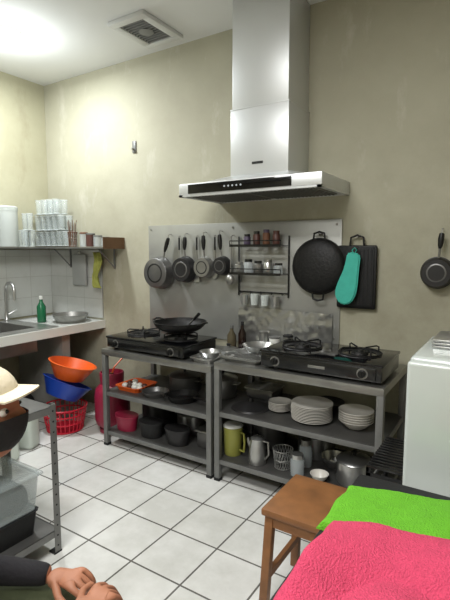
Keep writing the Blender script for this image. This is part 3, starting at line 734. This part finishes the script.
V=[pel, Vector((-1.29,.43,.60)), Vector((-1.27,.44,.76)), Vector((-1.22,.47,.89)), nb, Vector((-1.11,.54,1.03))]
R=[.13,.12,.135,.12,.055,.052]; E=[(0,1),(1,2),(2,3),(3,4),(4,5)]
seg={}
def add(p,r,par,tag):
    V.append(Vector(p)); R.append(r); E.append((par,len(V)-1)); seg[(par,len(V)-1)]=tag; return len(V)-1
WLh=(-1.04,.735,.605); WRh=(-.825,.650,.645)
for sgn,elb,wr in ((1,(-1.22,.60,.64),WLh),(-1,(-.99,.43,.63),WRh)):
    sh=Vector((-1.23,.455,.88))+LS*.18*sgn
    a=add(sh,.062,3,'s'); el=Vector(elb)
    a=add(sh.lerp(el,.5),.052,a,'s'); a=add(el,.043,a,'s'); a=add(el.lerp(Vector(wr),.5),.038,a,'s'); a=add(el.lerp(Vector(wr),.88),.032,a,'s'); a=add(wr,.026,a,'k')
for sgn in (1,-1):
    hip=pel+LS*.1*sgn; kn=pel+D*.43+LS*.13*sgn+Vector((0,0,.03)); an=kn+D*.02+Vector((0,0,-.44)); 
    a=add(hip,.1,0,'p'); a=add(hip.lerp(kn,.5),.085,a,'p'); a=add(kn,.064,a,'p'); a=add(kn.lerp(an,.45),.055,a,'p'); a=add(an,.04,a,'p'); a=add(an+D*.12+Vector((0,0,-.035)),.035,a,'f')
def nearest(c):
    best=None;bd=9
    for (i,j) in E:
        p,q=V[i],V[j]; d=q-p; t=max(0,min(1,(c-p).dot(d)/d.length_squared)); dd=(c-(p+d*t)).length/( (R[i]+R[j])/2)
        if dd<bd: bd=dd;best=(i,j)
    t=seg.get(best)
    if t is None:
        if best==(4,5): return 2
        return 0 if c.z>.5 else 1
    return {'s':0,'k':2,'p':1,'f':3}[t]
skin('body',[tuple(v) for v in V],E,R,[SHIRT,PANTS,SKIN,BLKM],nearest)
def hand(name,w,d,up,side,mir):
    w=Vector(w);d=Vector(d).normalized(); up=Vector(up); up=(up-d*up.dot(d)).normalized(); s_=d.cross(up)*mir
    V=[w-d*.01,w+d*.03,w+d*.06]; R=[(.026,.02),(.032,.017),(.036,.015)]; E=[(0,1),(1,2)]
    for k,(off,L) in enumerate(((.031,.072),(.0105,.080),(-.0105,.074),(-.031,.058))):
        b0=w+d*(.088-.004*abs(k-1))+s_*off+up*.004
        p=b0; V.append(p); R.append(.0102); E.append((2,len(V)-1)); ang=.25+.08*k
        for f,(l,da) in enumerate(((.45,.35),(.32,.5),(.23,.35))):
            ang+=da*.8; dirn=d*math.cos(ang)-up*math.sin(ang)+s_*(off*1.6)
            p=p+dirn*L*l; V.append(p); R.append(.0088-.0009*f); E.append((len(V)-2,len(V)-1))
    p=w+d*.035+s_*.03; V.append(p);R.append(.013);E.append((1,len(V)-1))
    for dv,l in ((d*.7+s_*.75-up*.15,.035),(d*.9+s_*.35-up*.3,.03),(d*.95+s_*.05-up*.3,.022)):
        p=p+dv.normalized()*l; V.append(p);R.append(.0105);E.append((len(V)-2,len(V)-1))
    return skin(name,[tuple(v) for v in V],E,R,[SKIN],None,2)
hand('hand_left',WLh,(.76,.22,.02),(.2,-.1,1),0,1)
hand('hand_right',WRh,(-.02,.95,.0),(0,-.1,1),0,-1)
# head
hb=B('head'); HM=T(-1.068,.571,1.115)@RZ(32.6)@RY(-9)
vs=bmesh.ops.create_uvsphere(hb.bm,u_segments=40,v_segments=30,radius=1)['verts']
for v in vs:
    x,y,z=v.co; X=x*.098; Y=y*.076; Z=z*.122
    if z<0: 
        k=1+.32*z; Y*=k; X=X*(1+.15*z)+(.012*(-z) if x>0 else .02*z*-1)
    if x>0:
        fx=x
        nose=math.exp(-((y/.14)**2))*math.exp(-(((z+.18)/.16)**2)); X+=.024*nose*fx
        br=math.exp(-(((z-.12)/.1)**2)); X+=.005*br*fx
        for sy in (-1,1):
            X-=.010*math.exp(-(((y-sy*.42)/.2)**2))*math.exp(-(((z-.0)/.11)**2))*fx
        X+=.007*math.exp(-((y/.3)**2))*math.exp(-(((z+.5)/.08)**2)); X+=.008*math.exp(-((y/.35)**2))*math.exp(-(((z+.85)/.12)**2))
    v.co=(X,Y,Z)
hb._fin(vs,SKIN,HM)
for sy in (-1,1):
    hb.sph((.078,sy*.032,.0),.0125,CER,M=HM); hb.sph((.0885,sy*.033,.0),.0055,BLK,M=HM,seg=10)
    hb.lathe([(0,.004),(.01,.004),(.024,.0),(.03,.006),(.026,.012),(.012,.006),(0,.005)],SKIN,HM@T(-.005,sy*.072,-.01)@RX(-90*sy),18,.7,1.1)
hb.done(per)
hh=B('hair'); v=hh.sph((0,0,0),1,HAIR,(.105,.083,.128),seg=32)
dl=[q for q in v if (q.co.x>-.005 and q.co.z<.05) or q.co.z<-.075]; bmesh.ops.delete(hh.bm,geom=dl,context='VERTS')
bmesh.ops.transform(hh.bm,matrix=HM,verts=hh.bm.verts); hh.done(per)
mk=B('face_mask'); v=mk.sph((0,0,0),1,BLKM,(.112,.08,.115),seg=40)
dl=[q for q in v if q.co.x<.02 or q.co.z>-.012 or q.co.z<-.107]; bmesh.ops.delete(mk.bm,geom=dl,context='VERTS')
for q in mk.bm.verts: q.co.y*=(1+1.6*q.co.z) ; q.co.x+=.012*math.exp(-((q.co.y/.02)**2))
bmesh.ops.transform(mk.bm,matrix=HM,verts=mk.bm.verts)
for sy in (-1,1): mk.tube([HM@Vector((.025,sy*.073,-.03)),HM@Vector((-.012,sy*.084,-.015))],.002,BLKM,6)
mk.done(per)
cp=B('cap'); v=cp.sph((-.004,0,.035),1,CREAM,(.108,.086,.085),seg=36)
dl=[q for q in v if q.co.z<.03]; bmesh.ops.delete(cp.bm,geom=dl,context='VERTS')
outl=[]
for i in range(13):
    a=math.radians(-75+i*12.5); outl.append((.085+.07*math.cos(a)*1.0,.066*math.sin(a)))
tp=[cp.bm.verts.new((x,y,.038-2.2*y*y)) for x,y in outl]; bt=[cp.bm.verts.new((x,y,.034-2.2*y*y)) for x,y in outl]
ai=[cp.bm.verts.new((.05+.045*math.cos(math.radians(-75+i*12.5)),.070*math.sin(math.radians(-75+i*12.5)),.044-.8*(.070*math.sin(math.radians(-75+i*12.5)))**2)) for i in range(13)]
for i in range(12):
    cp.bm.faces.new((tp[i],tp[i+1],ai[i+1],ai[i])); cp.bm.faces.new((bt[i],ai[i],ai[i+1],bt[i+1])); cp.bm.faces.new((tp[i],bt[i],bt[i+1],tp[i+1]))
cp._fin(tp+bt+ai,CREAM)
bmesh.ops.transform(cp.bm,matrix=HM,verts=cp.bm.verts); cp.done(per)
b=B('plastic_stool')
b.lathe([(0,.335),(.15,.335),(.155,.35),(.15,.358),(0,.36)],BLUE,T(-1.30,.42,0),28)
for k in range(4):
    a=math.pi/4+k*math.pi/2; b.cyl((-1.3+.11*math.cos(a),.42+.11*math.sin(a),.34),(-1.3+.15*math.cos(a),.42+.15*math.sin(a),0),.018,BLUE)
b.done()

# ------------------------------------------------------------------ camera
cam=bpy.data.cameras.new('camera'); co=bpy.data.objects.new('camera',cam); scene.collection.objects.link(co)
cam.sensor_width=36; cam.lens=458/600*36; cam.clip_start=.05
co.location=(0,0,1.5); co.rotation_euler=(math.radians(90-6.23),0,math.radians(32.6))
scene.camera=co
